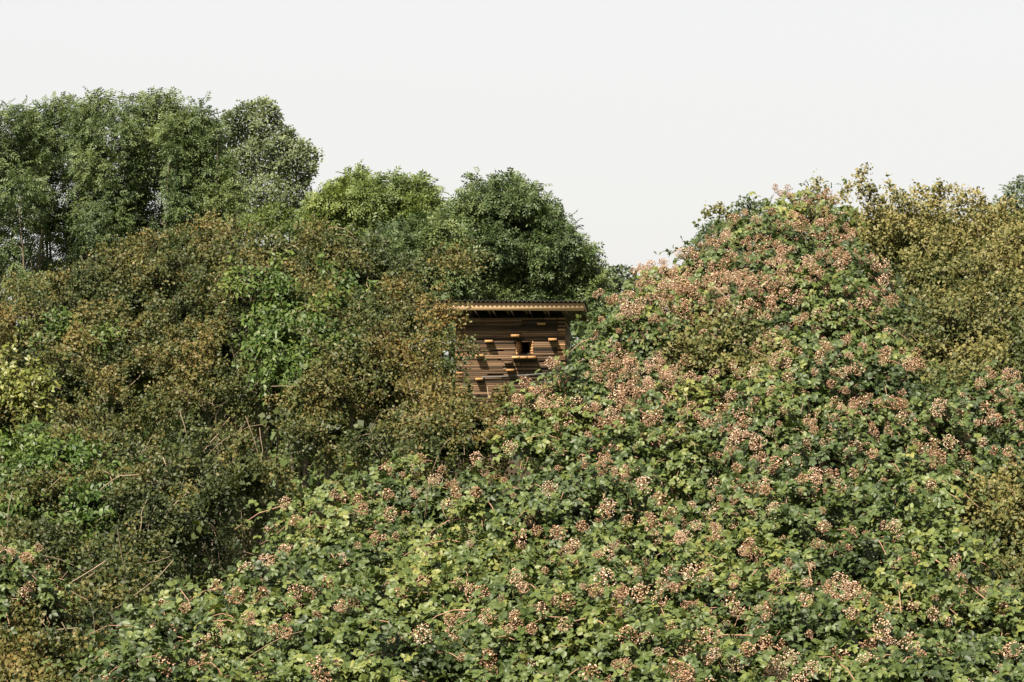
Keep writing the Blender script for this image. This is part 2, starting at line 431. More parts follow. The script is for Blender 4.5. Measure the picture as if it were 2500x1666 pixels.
# splayed window reveal
ix0, ix1 = lx(995), lx(1080); RD = .26
def quad_part(name, pts, mat):
    p = np.array(pts, float); c = p.mean(0); n_ = np.cross(p[1] - p[0], p[2] - p[0]); n_ /= np.linalg.norm(n_)
    V = np.concatenate([p, p + n_ * .02]); F = [[0, 1, 2, 3], [7, 6, 5, 4]] + [[k, k + 4, (k + 1) % 4 + 4, (k + 1) % 4] for k in range(4)]
    return part(name, mesh_np(name, V, np.array(F), mat), hut)
nj = 5
for k in range(nj):
    za, zb = wz0 + (wz1 - wz0) * k / nj + .002, wz0 + (wz1 - wz0) * (k + 1) / nj - .002
    quad_part('window_reveal', [(wx0, -.004, za), (ix0, RD, za), (ix0, RD, zb), (wx0, -.004, zb)], W_END)
    quad_part('window_reveal', [(ix1, RD, za), (wx1, -.004, za), (wx1, -.004, zb), (ix1, RD, zb)], W_END)
quad_part('window_sill', [(wx0, -.004, wz0 - .001), (wx1, -.004, wz0 - .001), (ix1, RD, wz0 + .05), (ix0, RD, wz0 + .05)], W_LATH)
quad_part('window_head', [(wx0, -.004, wz1), (ix0, RD, wz1), (ix1, RD, wz1), (wx1, -.004, wz1)], W_LATH)
# roof: corrugated sheet, fascia, barge boards, rafters
OV = .50; rx0, rx1 = lx(55), lx(1700); fz0, fz1 = lz(281), lz(196); TILT = -.010; BS = .05   # small fall to the right; falls to the back
roof = bpy.data.objects.new('roof', None); COL.objects.link(roof); roof.parent = hut; roof.rotation_euler = (0, R(.55), 0); roof.location = (0, 0, (1 - 1) * 0)
pivot = np.array([0, 0, fz0]); roof.location = (-(math.sin(R(.55)) * fz0), 0, fz0 * (1 - math.cos(R(.55))))
part('fascia', box_mesh('fascia', rx0, rx1, -OV, -OV + .03, fz0, fz1, W_FASC), roof)
nx = 33 * 10; xs = np.linspace(rx0 - .03, rx1 + .035, nx + 1); zc = .017 * np.cos((xs - rx0) / ((rx1 - rx0) / 33.) * 2 * math.pi)
Vr = []
for yy, zo in ((-OV - .088, .022), (-OV - .088, .029), (DEP + .3, .029 - BS * (DEP + .8)), (DEP + .3, .022 - BS * (DEP + .8))):
    Vr.append(np.stack([xs, np.full(nx + 1, yy), fz1 + .006 + zc + zo], -1))
k = nx + 1; i = np.arange(nx); Fr = np.concatenate([np.stack([i + a * k, i + 1 + a * k, i + 1 + b_ * k, i + b_ * k], -1) for a, b_ in ((0, 1), (1, 2), (2, 3), (3, 0))])
part('corrugated_sheet', mesh_np('corrugated_sheet', np.concatenate(Vr), Fr, W_ROOF), roof)
def slope_box(name, x0, x1, y0, y1, ztop, h, mat):
    V = []
    for y in (y0, y1):
        t = ztop - BS * (y + OV)
        V += [[x0, y, t - h], [x1, y, t - h], [x1, y, t], [x0, y, t]]
    F = np.array([[0, 1, 2, 3], [7, 6, 5, 4], [0, 4, 5, 1], [1, 5, 6, 2], [2, 6, 7, 3], [3, 7, 4, 0]])
    return part(name, mesh_np(name, np.array(V, float), F, mat), roof)
slope_box('barge_board', rx1 - .028, rx1 - .002, -OV + .034, DEP + .2, fz1, fz1 - fz0 + .02, W_DARK)
slope_box('barge_board', rx0 + .002, rx0 + .028, -OV + .034, DEP + .2, fz1, fz1 - fz0 + .02, W_DARK)
for k in range(7):
    xc = lx(245 + k * 203)
    slope_box('rafter', xc - .022, xc + .022, -OV + .034, DEP + .15, fz1 - .012, .15, W_DARK)
slope_box('roof_deck', rx0 + .03, rx1 - .03, -OV + .034, DEP + .15, fz1 + .003, .014, W_DARK)
# grey cable clipped across the wall
pa = np.array([lx(560), -.045, lz(995)]); pb = np.array([lx(1345), -.045, lz(948)])
part('cable', tubes('cable', [curve(pa, pb, np.array([0, 0, -.012]), 9)], [np.full(9, .011)], W_CABLE, np.zeros(3), 6), hut)
for t in (.03, .97):
    q = pa + (pb - pa) * t
    part('cable_clip', box_mesh('cable_clip', q[0] - .012, q[0] + .012, -.05, .03, q[2] - .02, q[2] + .016, W_CABLE), hut)

# ------------------------------------------------------------------ plants
UP = np.array([0, 0, 1.0])

def stems(C, rad, base, n, r0, g, spread=.5, tip=.25, k=7, jitter=.15):
    """limbs rising from the base and reaching into the masses"""
    idx = g.choice(len(C), min(n, len(C)), replace=False); paths, rr = [], []
    H = C[:, 2].max()
    for i in idx:
        p0 = base + np.array([g.normal() * spread * .3, g.normal() * spread * .2, 0]); p1 = C[i] + g.normal(size=3) * rad[i] * .2
        mid = np.array([(p0[0] - p1[0]) * .25, (p0[1] - p1[1]) * .25, (p1[2] - p0[2]) * .10])
        p1 = p1 + np.array([0, .25, 0]); q = curve(p0, p1, mid, k); q[1:-1] += g.normal(size=(k - 2, 3)) * jitter * min(1, r0 * 8)
        paths.append(q); rr.append(np.linspace(r0 * g.uniform(.6, 1.1), r0 * tip, k))
    return paths, rr

def bramble(label, poly, D0, D1, seed, nsp, nfl, nleaf, spacing=170, tshift=0.0, name='bramble_bush'):
    """D0 at the outline's bottom, D1 at its top"""
    g = np.random.default_rng(seed); p = np.array(poly, float); yb, yt = p[:, 1].max(), p[:, 1].min()
    C, rad = lobes(poly, lambda x, y: D0 + (D1 - D0) * (yb - y) / (yb - yt), spacing, seed=seed)
    base = np.array([C[:, 0].mean(), C[:, 1].mean() + .3, 0.0])
    root = thing(name, label, 'bramble bush', base, 'bramble bushes of the thicket')
    q, nv, s = on_lobes(C, rad, int(nsp * 3.4), .45, 1.02, .3, 1.5, .84)
    big = Noise(.9, seed + 50); med = Noise(.35, seed + 51)
    pit = big(q) + .6 * med(q)
    HO = hollows(C, rad, int(nsp * .011), .07, .16, g)
    keep = ~((pit < -.6) & (s > .22)) & hollow_mask(q, HO); q, nv, s = q[keep], nv[keep], s[keep]
    N = len(q); K = 7
    d = nrm(rdir(N) * .75 + nv * .55 + UP * .25 + np.array([0, -.25, 0])); L = rng.uniform(.10, .36, N) * np.where(rng.uniform(0, 1, N) < .12, 1.7, 1)
    t = (np.arange(K)[None] + rng.uniform(0, 1, (N, K))) / K
    ax = q[:, None] + d[:, None] * (L[:, None] * t)[..., None] - UP * (.55 * L[:, None] * t ** 2)[..., None]
    # canes
    sel = np.where((s > .35) & (rng.uniform(0, 1, N) < .22))[0]
    tt = np.linspace(-.25, 1, 5)
    paths = [q[i] + d[i] * (L[i] * tt)[:, None] - UP * (.55 * L[i] * tt ** 2)[:, None] for i in sel]
    rr = [np.linspace(.0055, .002, 5)] * len(paths)
    if paths: part('canes', tubes('canes', paths, rr, M_CANE, base, 3), root, True)
    pp, r2 = stems(C, rad, base, 14, .014, g, 1.5)
    part('root_canes', tubes('root_canes', pp, r2, M_CANE, base, 5), root, True)
    # leaves
    side = nrm(np.cross(d, UP)); sg = np.where(np.arange(K) % 2, 1., -1.)
    tv = nrm(side[:, None] * sg[None, :, None] * .8 + d[:, None] * .55 + rng.normal(size=(N, K, 3)) * .35 - UP * .12)
    ln = nrm(UP * .55 + nv[:, None] * .55 + np.array([-.15, -.45, .0]) + rng.normal(size=(N, K, 3)) * .45)
    pos = ax + rng.normal(size=(N, K, 3)) * .018
    sc = rng.uniform(.042, .082, (N, K)) * (1.1 - .25 * t)
    patch = Noise(.7, seed + 52)(q)
    tint = .36 + tshift + .15 * patch[:, None] + rng.normal(size=(N, K)) * .16 + .05 * (s[:, None] - .5)
    pos, tv, ln, sc, tint = pos.reshape(-1, 3), tv.reshape(-1, 3), ln.reshape(-1, 3), sc.ravel(), tint.ravel()
    sh = np.repeat(s, K); km = thin(pos, 24, 12) & hollow_mask(pos, HO, .72); pos, tv, ln, sc, tint, sh = pos[km], tv[km], ln[km], sc[km], tint[km], sh[km]
    # the outermost, largest leaves stand as pieces of their own
    score = sh + sc * 4 + rng.uniform(0, .8, len(sc)); pick = np.argsort(-score)[:nleaf]
    mask = np.ones(len(sc), bool); mask[pick] = False
    five = rng.uniform(0, 1, len(sc)) < .3
    a = mask & ~five; b = mask & five
    part('foliage', leaves('foliage', BRAMBLE, pos[a], ln[a], tv[a], sc[a], tint[a], M_BRAM, base), root, True)
    part('foliage', leaves('foliage', BRAMBLE5, pos[b], ln[b], tv[b], sc[b], tint[b], M_BRAM, base), root, True)
    iq, inv, _ = on_lobes(C, rad, int(nsp * 8), .12, .55, .6, 1.0, .3); km = hollow_mask(iq, HO, .8); iq, inv = iq[km], inv[km]
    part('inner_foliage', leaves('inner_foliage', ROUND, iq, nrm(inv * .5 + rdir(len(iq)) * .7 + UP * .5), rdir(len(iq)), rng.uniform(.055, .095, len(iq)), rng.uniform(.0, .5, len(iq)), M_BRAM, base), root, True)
    cq, cn, _ = on_lobes(C, rad, 5, .86, .92, -.1, 1.0, .88); tt = np.linspace(0, 1, 8)[:, None]; paths = []
    for j in range(len(cq)):
        if cn[j, 2] > .5: continue
        dr = nrm(np.cross(cn[j], rdir(1)[0]) + cn[j] * .18); l = g.uniform(.35, .9)
        paths.append(cq[j] + dr * l * tt + (cn[j] * .08 + rdir(1)[0] * .10 * l) * 4 * tt * (1 - tt) - UP * .15 * l * tt ** 2)
    if paths: part('long_canes', tubes('long_canes', paths, [np.linspace(.0038, .0015, 8)] * len(paths), M_LCANE, base, 4), root, True)
    S, T, Nn = frames(ln[pick], tv[pick])
    for j, i in enumerate(pick):
        o = part('leaf', LEAF_VARIANTS[int(g.integers(len(LEAF_VARIANTS)))], root)
        M = Matrix(((S[j, 0], T[j, 0], Nn[j, 0]), (S[j, 1], T[j, 1], Nn[j, 1]), (S[j, 2], T[j, 2], Nn[j, 2])))
        o.rotation_euler = M.to_euler(); o.scale = (sc[i],) * 3; o.location = pos[i] - base
    # spent blossom heads
    nfl = min(300, int(nfl * 2.7))
    fq, fn, fs = on_lobes(C, rad, nfl * 3, 1.0, 1.04, -.05, 1.0, .97, -.35)
    fc = Noise(.6, seed + 53)(fq); fi = np.argsort(-(.7 * fc + rng.normal(size=len(fq)) * 1.3))[:nfl]
    fq, fn = fq[fi], fn[fi]; km = hollow_mask(fq, HO, .8); fq, fn = fq[km], fn[km]
    for j in range(len(fq)):
        ax_ = nrm(fn[j] * .7 + UP * .75 + g.normal(size=3) * .35 + np.array([0, -.25, 0]))
        o = part('flower_head', FLOWER_VARIANTS[int(g.integers(len(FLOWER_VARIANTS)))], root)
        o.rotation_euler = Vector(ax_).to_track_quat('Z', 'Y').to_euler()
        k = g.uniform(.32, .74); o.scale = (k * g.uniform(.9, 1.1), k * g.uniform(.9, 1.1), k); o.location = fq[j] + fn[j] * g.uniform(.0, .11) + np.array([0, -.03, .03]) - base
    return root

LEAF_VARIANTS = []
for k in range(10):
    T, F = (BRAMBLE, BRAMBLE5)[k % 3 == 0]
    LEAF_VARIANTS.append(mesh_np('leaf', T, F, M_BRAM, np.full(len(T), .2 + .055 * k)))

def flower_head(seed):
    g = np.random.default_rng(seed); H = g.uniform(.10, .16); W = g.uniform(.045, .07); n = int(g.integers(70, 105))
    t = g.uniform(0.1, 1, n); a = g.uniform(0, 6.28, n); rr = W * 1.25 * np.sqrt(g.uniform(.1, 1, n)) * np.sin(np.clip(t, .12, .95) * 2.9) * 1.05
    pos = np.stack([rr * np.cos(a), rr * np.sin(a), H * t], -1)
    base_t = g.uniform(.35, .75)
    T, F = OCT; sc = g.uniform(.010, .018, n)
    V = leaf_verts(T, pos, nrm(g.normal(size=(n, 3))), nrm(g.normal(size=(n, 3))), sc); FF = (F[None] + (np.arange(n) * len(T))[:, None, None]).reshape(-1, 3)
    tint = np.repeat(np.clip(base_t + g.normal(size=n) * .22, 0, 1), len(T))
    # open petals
    m_ = int(g.integers(2, 7)); i = g.choice(n, m_); T2 = np.array([[0, 0, 0], [.5, .5, .1], [0, 1, .2], [-.5, .5, .1]])
    pv, pt = [], []
    for j in i:
        n0 = nrm(pos[j] - np.array([0, 0, H * .3])); u = nrm(np.cross(n0, g.normal(size=3))); w = np.cross(n0, u)
        for q_ in range(5):
            an = q_ * 1.2566; tv = np.cos(an) * u + np.sin(an) * w
            pv.append(leaf_verts(T2, (pos[j] + n0 * .008)[None], n0[None], tv[None], np.array([.0105])))
            pt.append(np.full(4, g.uniform(.65, .92)))
    pv = np.concatenate(pv); pf = np.arange(len(pv)).reshape(-1, 4); pf = np.concatenate([pf[:, [0, 1, 2]], pf[:, [0, 2, 3]]])
    # stalks
    st, sf = [], []
    for j in range(0, n, 2):
        o0 = np.array([0, 0, max(0, pos[j, 2] - .035)]); o1 = pos[j]; w = np.array([.0012, .0006, 0])
        b0 = len(st); st += [o0 - w, o0 + w, o1]; sf.append([b0, b0 + 1, b0 + 2])
    for kx in ((.002, 0, 0), (0, .002, 0)):
        b0 = len(st); kx = np.array(kx); st += [np.array([0, 0, -.1]) - kx, np.array([0, 0, -.1]) + kx, np.array([0, 0, H])]; sf.append([b0, b0 + 1, b0 + 2])
    st = np.array(st); sf = np.array(sf)
    VV = np.concatenate([V, pv, st]); F3 = np.concatenate([FF, pf + len(V), sf + len(V) + len(pv)])
    return mesh_np('flower_head', VV, F3, M_FLOW, np.concatenate([tint, np.concatenate(pt), np.full(len(st), .12)]))
FLOWER_VARIANTS = [flower_head(100 + k) for k in range(14)]

def hawthorn(label, poly, D0, D1, seed, nsp, K, spacing=150, lm=M_HAW, bm=M_HAWB, berry=.5, tshift=0.0, ntwig=90, drape=.35, name='hawthorn', cat='hawthorn', extra=None, bup=.3, nhol=9, holes=()):
    g = np.random.default_rng(seed); p = np.array(poly, float); yb, yt = p[:, 1].max(), p[:, 1].min()
    C, rad = lobes(poly, lambda x, y: D0 + (D1 - D0) * (yb - y) / (yb - yt), spacing, seed=seed)
    base = np.array([C[:, 0].mean(), C[:, 1].mean() + .5, 0.0])
    root = thing(name, label, cat, base, 'hawthorn bushes of the hedge')
    pp, rr = stems(C, rad, base, 14, .04, g, .8)
    part('trunk', tubes('trunk', pp, rr, M_DARKBARK, base, 6), root)
    q, nv, s = on_lobes(C, rad, int(nsp * 1.25), .40, .94, .3, 1.4, .82)
    pn = Noise(1.1, seed + 60); pit = pn(q) + .6 * Noise(.45, seed + 61)(q)
    HO = hollows(C, rad, nhol, .10, .20, g, holes)
    keep = ~((pit < -.45) & (s > .22)) & hollow_mask(q, HO); q, nv, s = q[keep], nv[keep], s[keep]
    d = nrm(nv * .9 + rdir(len(q)) * .7 + UP * .25 + np.array([0, -.15, 0])); L = rng.uniform(.12, .42, len(q))
    # boughs: sprays strung along curved axes, so that the foliage gathers in tiers with hollows between
    b0, bn, bs = on_lobes(C, rad, int(nsp * .085), .80, 1.0, .15, 1.0, .86); b0, bn = b0[pn(b0) > -.75], bn[pn(b0) > -.75]; NB = len(b0); KB = 17
    bd = nrm(bn * .7 + rdir(NB) * .75 + UP * bup + np.array([0, -.1, 0])); bl = rng.uniform(.4, 1.05, NB); tb_ = rng.uniform(0, 1, (NB, KB))
    crest = (bn[:, 2] > .45) & (rng.uniform(0, 1, NB) < .3); bd = np.where(crest[:, None], nrm(UP * .8 + rdir(NB) * np.array([.7, .4, .3])), bd); bl = np.where(crest, bl * .6, bl)
    o0 = b0 - bd * (bl * np.where(crest, .25, .62))[:, None]
    bq = o0[:, None] + bd[:, None] * (bl[:, None] * tb_)[..., None] - UP * (drape * .6 * bl[:, None] * tb_ ** 2)[..., None] + rng.normal(size=(NB, KB, 3)) * np.array([.06, .06, .04])
    bsd = nrm(bd[:, None] * .7 + rng.normal(size=(NB, KB, 3)) * .55 + UP * .2)
    q = np.concatenate([q, bq.reshape(-1, 3)]); nv = np.concatenate([nv, np.repeat(bn, KB, 0)]); s = np.concatenate([s, .75 + .25 * tb_.ravel()])
    d = np.concatenate([d, bsd.reshape(-1, 3)]); L = np.concatenate([L, rng.uniform(.06, .20, NB * KB)])
    km = hollow_mask(q, HO, .85); q, nv, s, d, L = q[km], nv[km], s[km], d[km], L[km]
    if extra is not None:
        eq, ed, eL = extra
        q = np.concatenate([q, eq]); nv = np.concatenate([nv, ed]); s = np.concatenate([s, np.ones(len(eq))]); d = np.concatenate([d, ed]); L = np.concatenate([L, eL])
    N = len(q)
    t = rng.uniform(0, 1, (N, K)) ** .8
    ax = q[:, None] + d[:, None] * (L[:, None] * t)[..., None] - UP * (drape * L[:, None] * t ** 2)[..., None] + rng.normal(size=(N, K, 3)) * .026
    tv = nrm(d[:, None] * .4 + rng.normal(size=(N, K, 3)) * .8); ln = nrm(UP * .45 + nv[:, None] * .4 + np.array([-.15, -.45, 0]) + rng.normal(size=(N, K, 3)) * .55)
    sc = rng.uniform(.022, .042, (N, K))
    patch = Noise(.8, seed + 62)(q)
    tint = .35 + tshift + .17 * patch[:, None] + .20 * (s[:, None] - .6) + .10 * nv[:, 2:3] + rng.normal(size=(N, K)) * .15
    f = lambda a: a.reshape(-1, a.shape[-1]) if a.ndim == 3 else a.ravel()
    ax, ln, tv, sc, tint = f(ax), f(ln), f(tv), f(sc), f(tint); km = thin(ax, 16, 34) & hollow_mask(ax, HO, .7)
    part('foliage', leaves('foliage', HAW, ax[km], ln[km], tv[km], sc[km], tint[km], lm, base), root, True)
    iq, inv, _ = on_lobes(C, rad, 9000, .12, .58, .6, 1.0, .3); km = hollow_mask(iq, HO, .8); iq, inv = iq[km], inv[km]
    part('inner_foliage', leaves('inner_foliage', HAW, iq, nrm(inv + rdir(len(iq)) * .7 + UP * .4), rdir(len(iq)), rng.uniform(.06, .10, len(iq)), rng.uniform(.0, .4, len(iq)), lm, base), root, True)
    # clustered haws toward the outside of the crown
    if berry > 0:
        bi = np.where((s > .6) & (patch + rng.normal(size=N) * .7 + 1.2 * (nv[:, 2] - .25) > -.25 + (1 - berry)))[0]
        nb = max(4, int(K * .25)); tb = rng.uniform(.3, 1, (len(bi), nb))
        bp = q[bi, None] + d[bi, None] * (L[bi, None] * tb)[..., None] - UP * (drape * L[bi, None] * tb ** 2)[..., None] + rng.normal(size=(len(bi), nb, 3)) * .034 + np.array([0, -.006, .004])
        n2 = bp.shape[0] * nb
        part('berries', leaves('berries', TET, bp.reshape(-1, 3), rdir(n2), rdir(n2), rng.uniform(.008, .014, n2), rng.uniform(0, 1, n2), bm, base), root, True)
    # pale twigs
    idx = g.choice(N, min(ntwig * 3, N), replace=False); paths, rr = [], []
    tt = np.linspace(-.3, 1.1, 6)
    for j, i in enumerate(idx):
        sd = np.cross(d[i], g.normal(size=3)) * L[i] * .12
        paths.append(q[i] + d[i] * (L[i] * tt)[:, None] - UP * (drape * L[i] * tt * np.abs(tt))[:, None] + sd * np.sin(tt * 3)[:, None])
        rr.append(np.linspace(.0045, .002, 6))
    tt = np.linspace(-.1, 1.05, 9)
    for i in range(0, NB, 2):
        sd = np.cross(bd[i], g.normal(size=3)) * bl[i] * .09
        paths.append(o0[i] + bd[i] * (bl[i] * tt)[:, None] - UP * (drape * .6 * bl[i] * tt * np.abs(tt))[:, None] + sd * np.sin(tt * 4)[:, None] + g.normal(size=(9, 3)) * .008)
        rr.append(np.linspace(.0070, .0022, 9) * g.uniform(.3, .85))
    part('twigs', tubes('twigs', paths, rr, M_TWIG, base, 3), root, True)
    return root

def shrub(label, poly, D0, D1, seed, nsp, K, spacing=110, lm=M_GREEN, size=(.045, .075), name='leafy_shrub', tm=NARROW, tshift=0.0):
    g = np.random.default_rng(seed); p = np.array(poly, float); yb, yt = p[:, 1].max(), p[:, 1].min()
    C, rad = lobes(poly, lambda x, y: D0 + (D1 - D0) * (yb - y) / (yb - yt), spacing, seed=seed)
    base = np.array([C[:, 0].mean(), C[:, 1].mean() + .2, 0.0])
    root = thing(name, label, 'shrub', base, 'green shrubs among the hawthorns')
    pp, rr = stems(C, rad, base, 8, .03, g, .4); part('trunk', tubes('trunk', pp, rr, M_DARKBARK, base, 5), root)
    q, nv, s = on_lobes(C, rad, nsp, .35, 1.15, .3, 1.5, .8)
    HO = hollows(C, rad, 4, .08, .16, g); keep = ~((Noise(.55, seed + 9)(q) < -.2) & (s > .1)) & hollow_mask(q, HO); q, nv, s = q[keep], nv[keep], s[keep]; N = len(q)
    d = nrm(nv * .8 + rdir(N) * .7 + UP * .4); L = rng.uniform(.15, .4, N); t = rng.uniform(0, 1, (N, K))
    ax = q[:, None] + d[:, None] * (L[:, None] * t)[..., None] - UP * (.4 * L[:, None] * t ** 2)[..., None] + rng.normal(size=(N, K, 3)) * .025
    tv = nrm(d[:, None] * .5 + rng.normal(size=(N, K, 3)) * .7 - UP * .45); ln = nrm(UP * .55 + nv[:, None] * .5 + np.array([-.15, -.45, 0]) + rng.normal(size=(N, K, 3)) * .5)
    sc = rng.uniform(*size, (N, K)); tint = .42 + tshift + .15 * Noise(.5, seed + 8)(q)[:, None] + rng.normal(size=(N, K)) * .17
    f = lambda a: a.reshape(-1, a.shape[-1]) if a.ndim == 3 else a.ravel()
    part('foliage', leaves('foliage', tm, f(ax), f(ln), f(tv), f(sc), f(tint), lm, base), root, True)
    tt = np.linspace(-.3, 1, 4); sel = g.choice(N, min(N, 120), replace=False)
    part('twigs', tubes('twigs', [q[i] + d[i] * (L[i] * tt)[:, None] - UP * (.4 * L[i] * tt ** 2)[:, None] for i in sel], [np.linspace(.006, .002, 4)] * len(sel), M_TWIG, base, 3), root, True)
    return root

def tree(name, label, cat, group, poly, D, seed, nsh, K, lm, tm, size, spacing=110, trunk=.16, nstem=10, bark=M_BARK, skew=1.3, lo=.2, droop=.5, spread=.30, pit=-.75, cover=.8, wl=2.0, tshift=0.0, limb=1.0, hi=1.16, bulge=1.0, cap=26, fringe=26):
    g = np.random.default_rng(seed)
    C, rad = lobes(poly, lambda x, y: D, spacing, seed=seed, deep=1.3 * bulge, dj=1.1, fringe=fringe)
    base = np.array([C[:, 0].mean(), C[:, 1].mean() + .3, 0.0]); H = C[:, 2].max()
    root = thing(name, label, cat, base, group)
    fork = base + np.array([g.normal() * .3, 0, H * g.uniform(.25, .4)])
    paths = [curve(base, fork, np.array([g.normal() * .15, 0, 0]), 5)]; rr = [np.linspace(trunk * 1.3, trunk, 5)]
    part('trunk', tubes('trunk', paths, rr, bark, base, 8), root)
    idx = g.choice(len(C), min(len(C), nstem), replace=False); paths, rr = [], []
    for i in idx:
        tip = C[i] + np.array([g.normal() * .2, g.normal() * .2, .7]) * rad[i]
        b_ = np.array([(C[i][0] - fork[0]) * .22, 0, -.05 * H]) + g.normal(size=3) * .25
        q_ = curve(fork, tip, b_, 9); q_[1:-1] += g.normal(size=(7, 3)) * .06
        paths.append(q_); r_ = np.linspace(trunk * .55 * limb, trunk * .09, 9); rr.append(r_)
        for _ in range(3):
            k = int(g.integers(3, 7)); e = q_[k] + (rdir(1)[0] * np.array([1, .7, .5]) + UP * .55) * rad[i].mean() * g.uniform(.7, 1.4)
            paths.append(curve(q_[k], e, g.normal(size=3) * .1, 5)); rr.append(np.linspace(r_[k] * .55, trunk * .06, 5))
    part('limbs', tubes('limbs', paths, rr, bark, base, 5), root, True)
    q, nv, s = on_lobes(C, rad, int(nsh * 1.8), lo, hi, .5, skew, cover)
    nz_ = Noise(wl, seed + 5)(q) + .6 * Noise(wl * .45, seed + 6)(q)
    q, nv, s = q[nz_ > pit], nv[nz_ > pit], s[nz_ > pit]; N = len(q)
    d = nrm(nv * .6 + UP * .35 + rdir(N) * .5)
    dd = nrm(d[:, None] * .55 + rng.normal(size=(N, K, 3)) * .7 - UP * .15 * droop)
    pos = q[:, None] + dd * rng.uniform(0, spread, (N, K))[..., None] * np.array([1, 1, .7]) - UP * (spread * droop * rng.uniform(0, .5, (N, K)))[..., None]
    ln = nrm(UP * .55 + nv[:, None] * .85 + np.array([-.15, -.35, 0]) + rng.normal(size=(N, K, 3)) * .40)
    tv = nrm(dd - UP * (.5 * droop * rng.uniform(0, 1, (N, K)))[..., None])
    sc = rng.uniform(*size, (N, K)); tint = .45 + tshift + .14 * Noise(wl, seed + 7)(q)[:, None] + rng.normal(size=(N, 1)) * .10 + rng.normal(size=(N, K)) * .10
    f = lambda a: a.reshape(-1, a.shape[-1]) if a.ndim == 3 else a.ravel()
    pos, ln, tv, sc, tint = f(pos), f(ln), f(tv), f(sc), f(tint); km = thin(pos, 14, cap)
    part('crown', leaves('crown', tm, pos[km], ln[km], tv[km], sc[km], tint[km], lm, base), root, True)
    return root

# ---- far trees
BG = 'trees behind the thicket'
tree('ash_tree', 'leftmost dark green ash, cut by the left edge of the picture', 'tree', BG, [(-80, 300), (10, 262), (70, 275), (120, 370), (130, 560), (120, 760), (-80, 760)], 104, 11, 560, 8, M_ASH, ASH, (.24, .40), 50, .14, 10, cover=.95, droop=.8, skew=1.6, lo=.35, cap=22)
tree('ash_tree', 'second ash from the left, a tufted crown point above slim pale stems', 'tree', BG, [(55, 320), (95, 260), (135, 240), (190, 250), (235, 330), (245, 500), (225, 760), (75, 760)], 107, 12, 560, 8, M_ASH, ASH, (.24, .40), 50, .14, 10, cover=.95, droop=.8, skew=1.6, lo=.35, cap=22)
tree('ash_tree', 'third ash from the left, sky showing between its stems', 'tree', BG, [(160, 300), (200, 245), (245, 232), (310, 245), (345, 320), (350, 480), (340, 730), (185, 740)], 105, 13, 560, 8, M_ASH, ASH, (.24, .40), 50, .14, 10, cover=.95, droop=.8, skew=1.6, lo=.35, cap=22)
tree('ash_tree', 'tallest ash of the left row, with broad dark crown', 'tree', BG, [(275, 270), (310, 240), (345, 225), (405, 232), (455, 270), (485, 380), (490, 560), (440, 680), (290, 720)], 106, 14, 620, 8, M_ASH, ASH, (.24, .40), 50, .14, 10, cover=.95, droop=.8, skew=1.6, lo=.35, cap=22)
tree('ash_tree', 'rightmost ash of the left row, dense and dark beside the pale poplar', 'tree', BG, [(405, 310), (440, 275), (480, 262), (530, 285), (555, 370), (590, 470), (600, 580), (520, 640), (430, 640)], 103, 15, 620, 8, M_ASH, ASH, (.24, .40), 50, .14, 8, pit=-1.2, cover=.95, droop=.8, skew=1.6, lo=.3)
tree('poplar_tree', 'pale grey green poplar with sparse ragged right side', 'tree', None, [(520, 330), (560, 285), (605, 252), (640, 250), (690, 300), (725, 345), (762, 365), (755, 420), (740, 460), (750, 510), (720, 570), (600, 570), (560, 470)], 122, 16, 2000, 28, M_POP, ROUND, (.08, .13), 48, .16, 10, lo=.0, spread=.36, pit=-.6, wl=1.3, droop=.5, hi=1.35, cover=.6, cap=70, fringe=60)
tree('willow_bush', 'soft light green bush in front of the poplar foot', 'tree', None, [(590, 545), (640, 512), (700, 515), (760, 545), (770, 640), (590, 640)], 72, 17, 420, 30, M_WILL, NARROW, (.06, .10), 70, .08, 8, pit=-3, spread=.25)
tree('ash_tree', 'light yellowish green round tree left of the big dark tree', 'tree', None, [(745, 530), (790, 478), (830, 455), (875, 430), (920, 455), (960, 442), (1015, 440), (1060, 470), (1090, 530), (1085, 660), (900, 690), (740, 660)], 86, 18, 1150, 8, M_ASH2, ASH, (.24, .40), 54, .13, 10, pit=-1.1, cover=.95, droop=.7, skew=1.6, lo=.3)
tree('ash_tree', 'big dark green drooping tree right behind the hut roof', 'tree', None, [(1090, 520), (1135, 500), (1125, 455), (1180, 440), (1255, 450), (1320, 465), (1355, 510), (1385, 555), (1420, 575), (1440, 640), (1470, 690), (1475, 790), (1060, 790), (1040, 600)], 76, 19, 2100, 9, M_ASH, ASH, (.20, .34), 58, .13, 12, pit=-1.15, cover=.95, droop=1.0, wl=1.6, tshift=-.03, skew=1.6, lo=.3)
tree('ash_tree', 'low dark green tree between the light round tree and the hut', 'tree', None, [(860, 640), (920, 580), (1000, 550), (1090, 520), (1130, 600), (1120, 800), (880, 800)], 74, 20, 1000, 9, M_ASH, ASH, (.20, .34), 62, .12, 8, pit=-1.6, cover=.95, droop=1.0, tshift=-.05, skew=1.6, lo=.3)
tree('oak_tree', 'small grey green tree in the dip right of the hut', 'tree', None, [(1440, 690), (1480, 655), (1520, 665), (1555, 660), (1590, 690), (1600, 800), (1430, 800)], 98, 21, 420, 14, M_PINE, ROUND, (.10, .17), 60, .12, 8, pit=-1.2, spread=.45, tshift=.25)
tree('pine_tree', 'dark pine top behind the left shoulder of the bramble mound', 'tree', None, [(1690, 610), (1720, 570), (1770, 525), (1830, 503), (1890, 505), (1930, 560), (1920, 680), (1700, 680)], 44, 22, 420, 30, M_PINE, NARROW, (.05, .09), 60, .08, 8, pit=-1.0, spread=.18, wl=.9, tshift=.2)
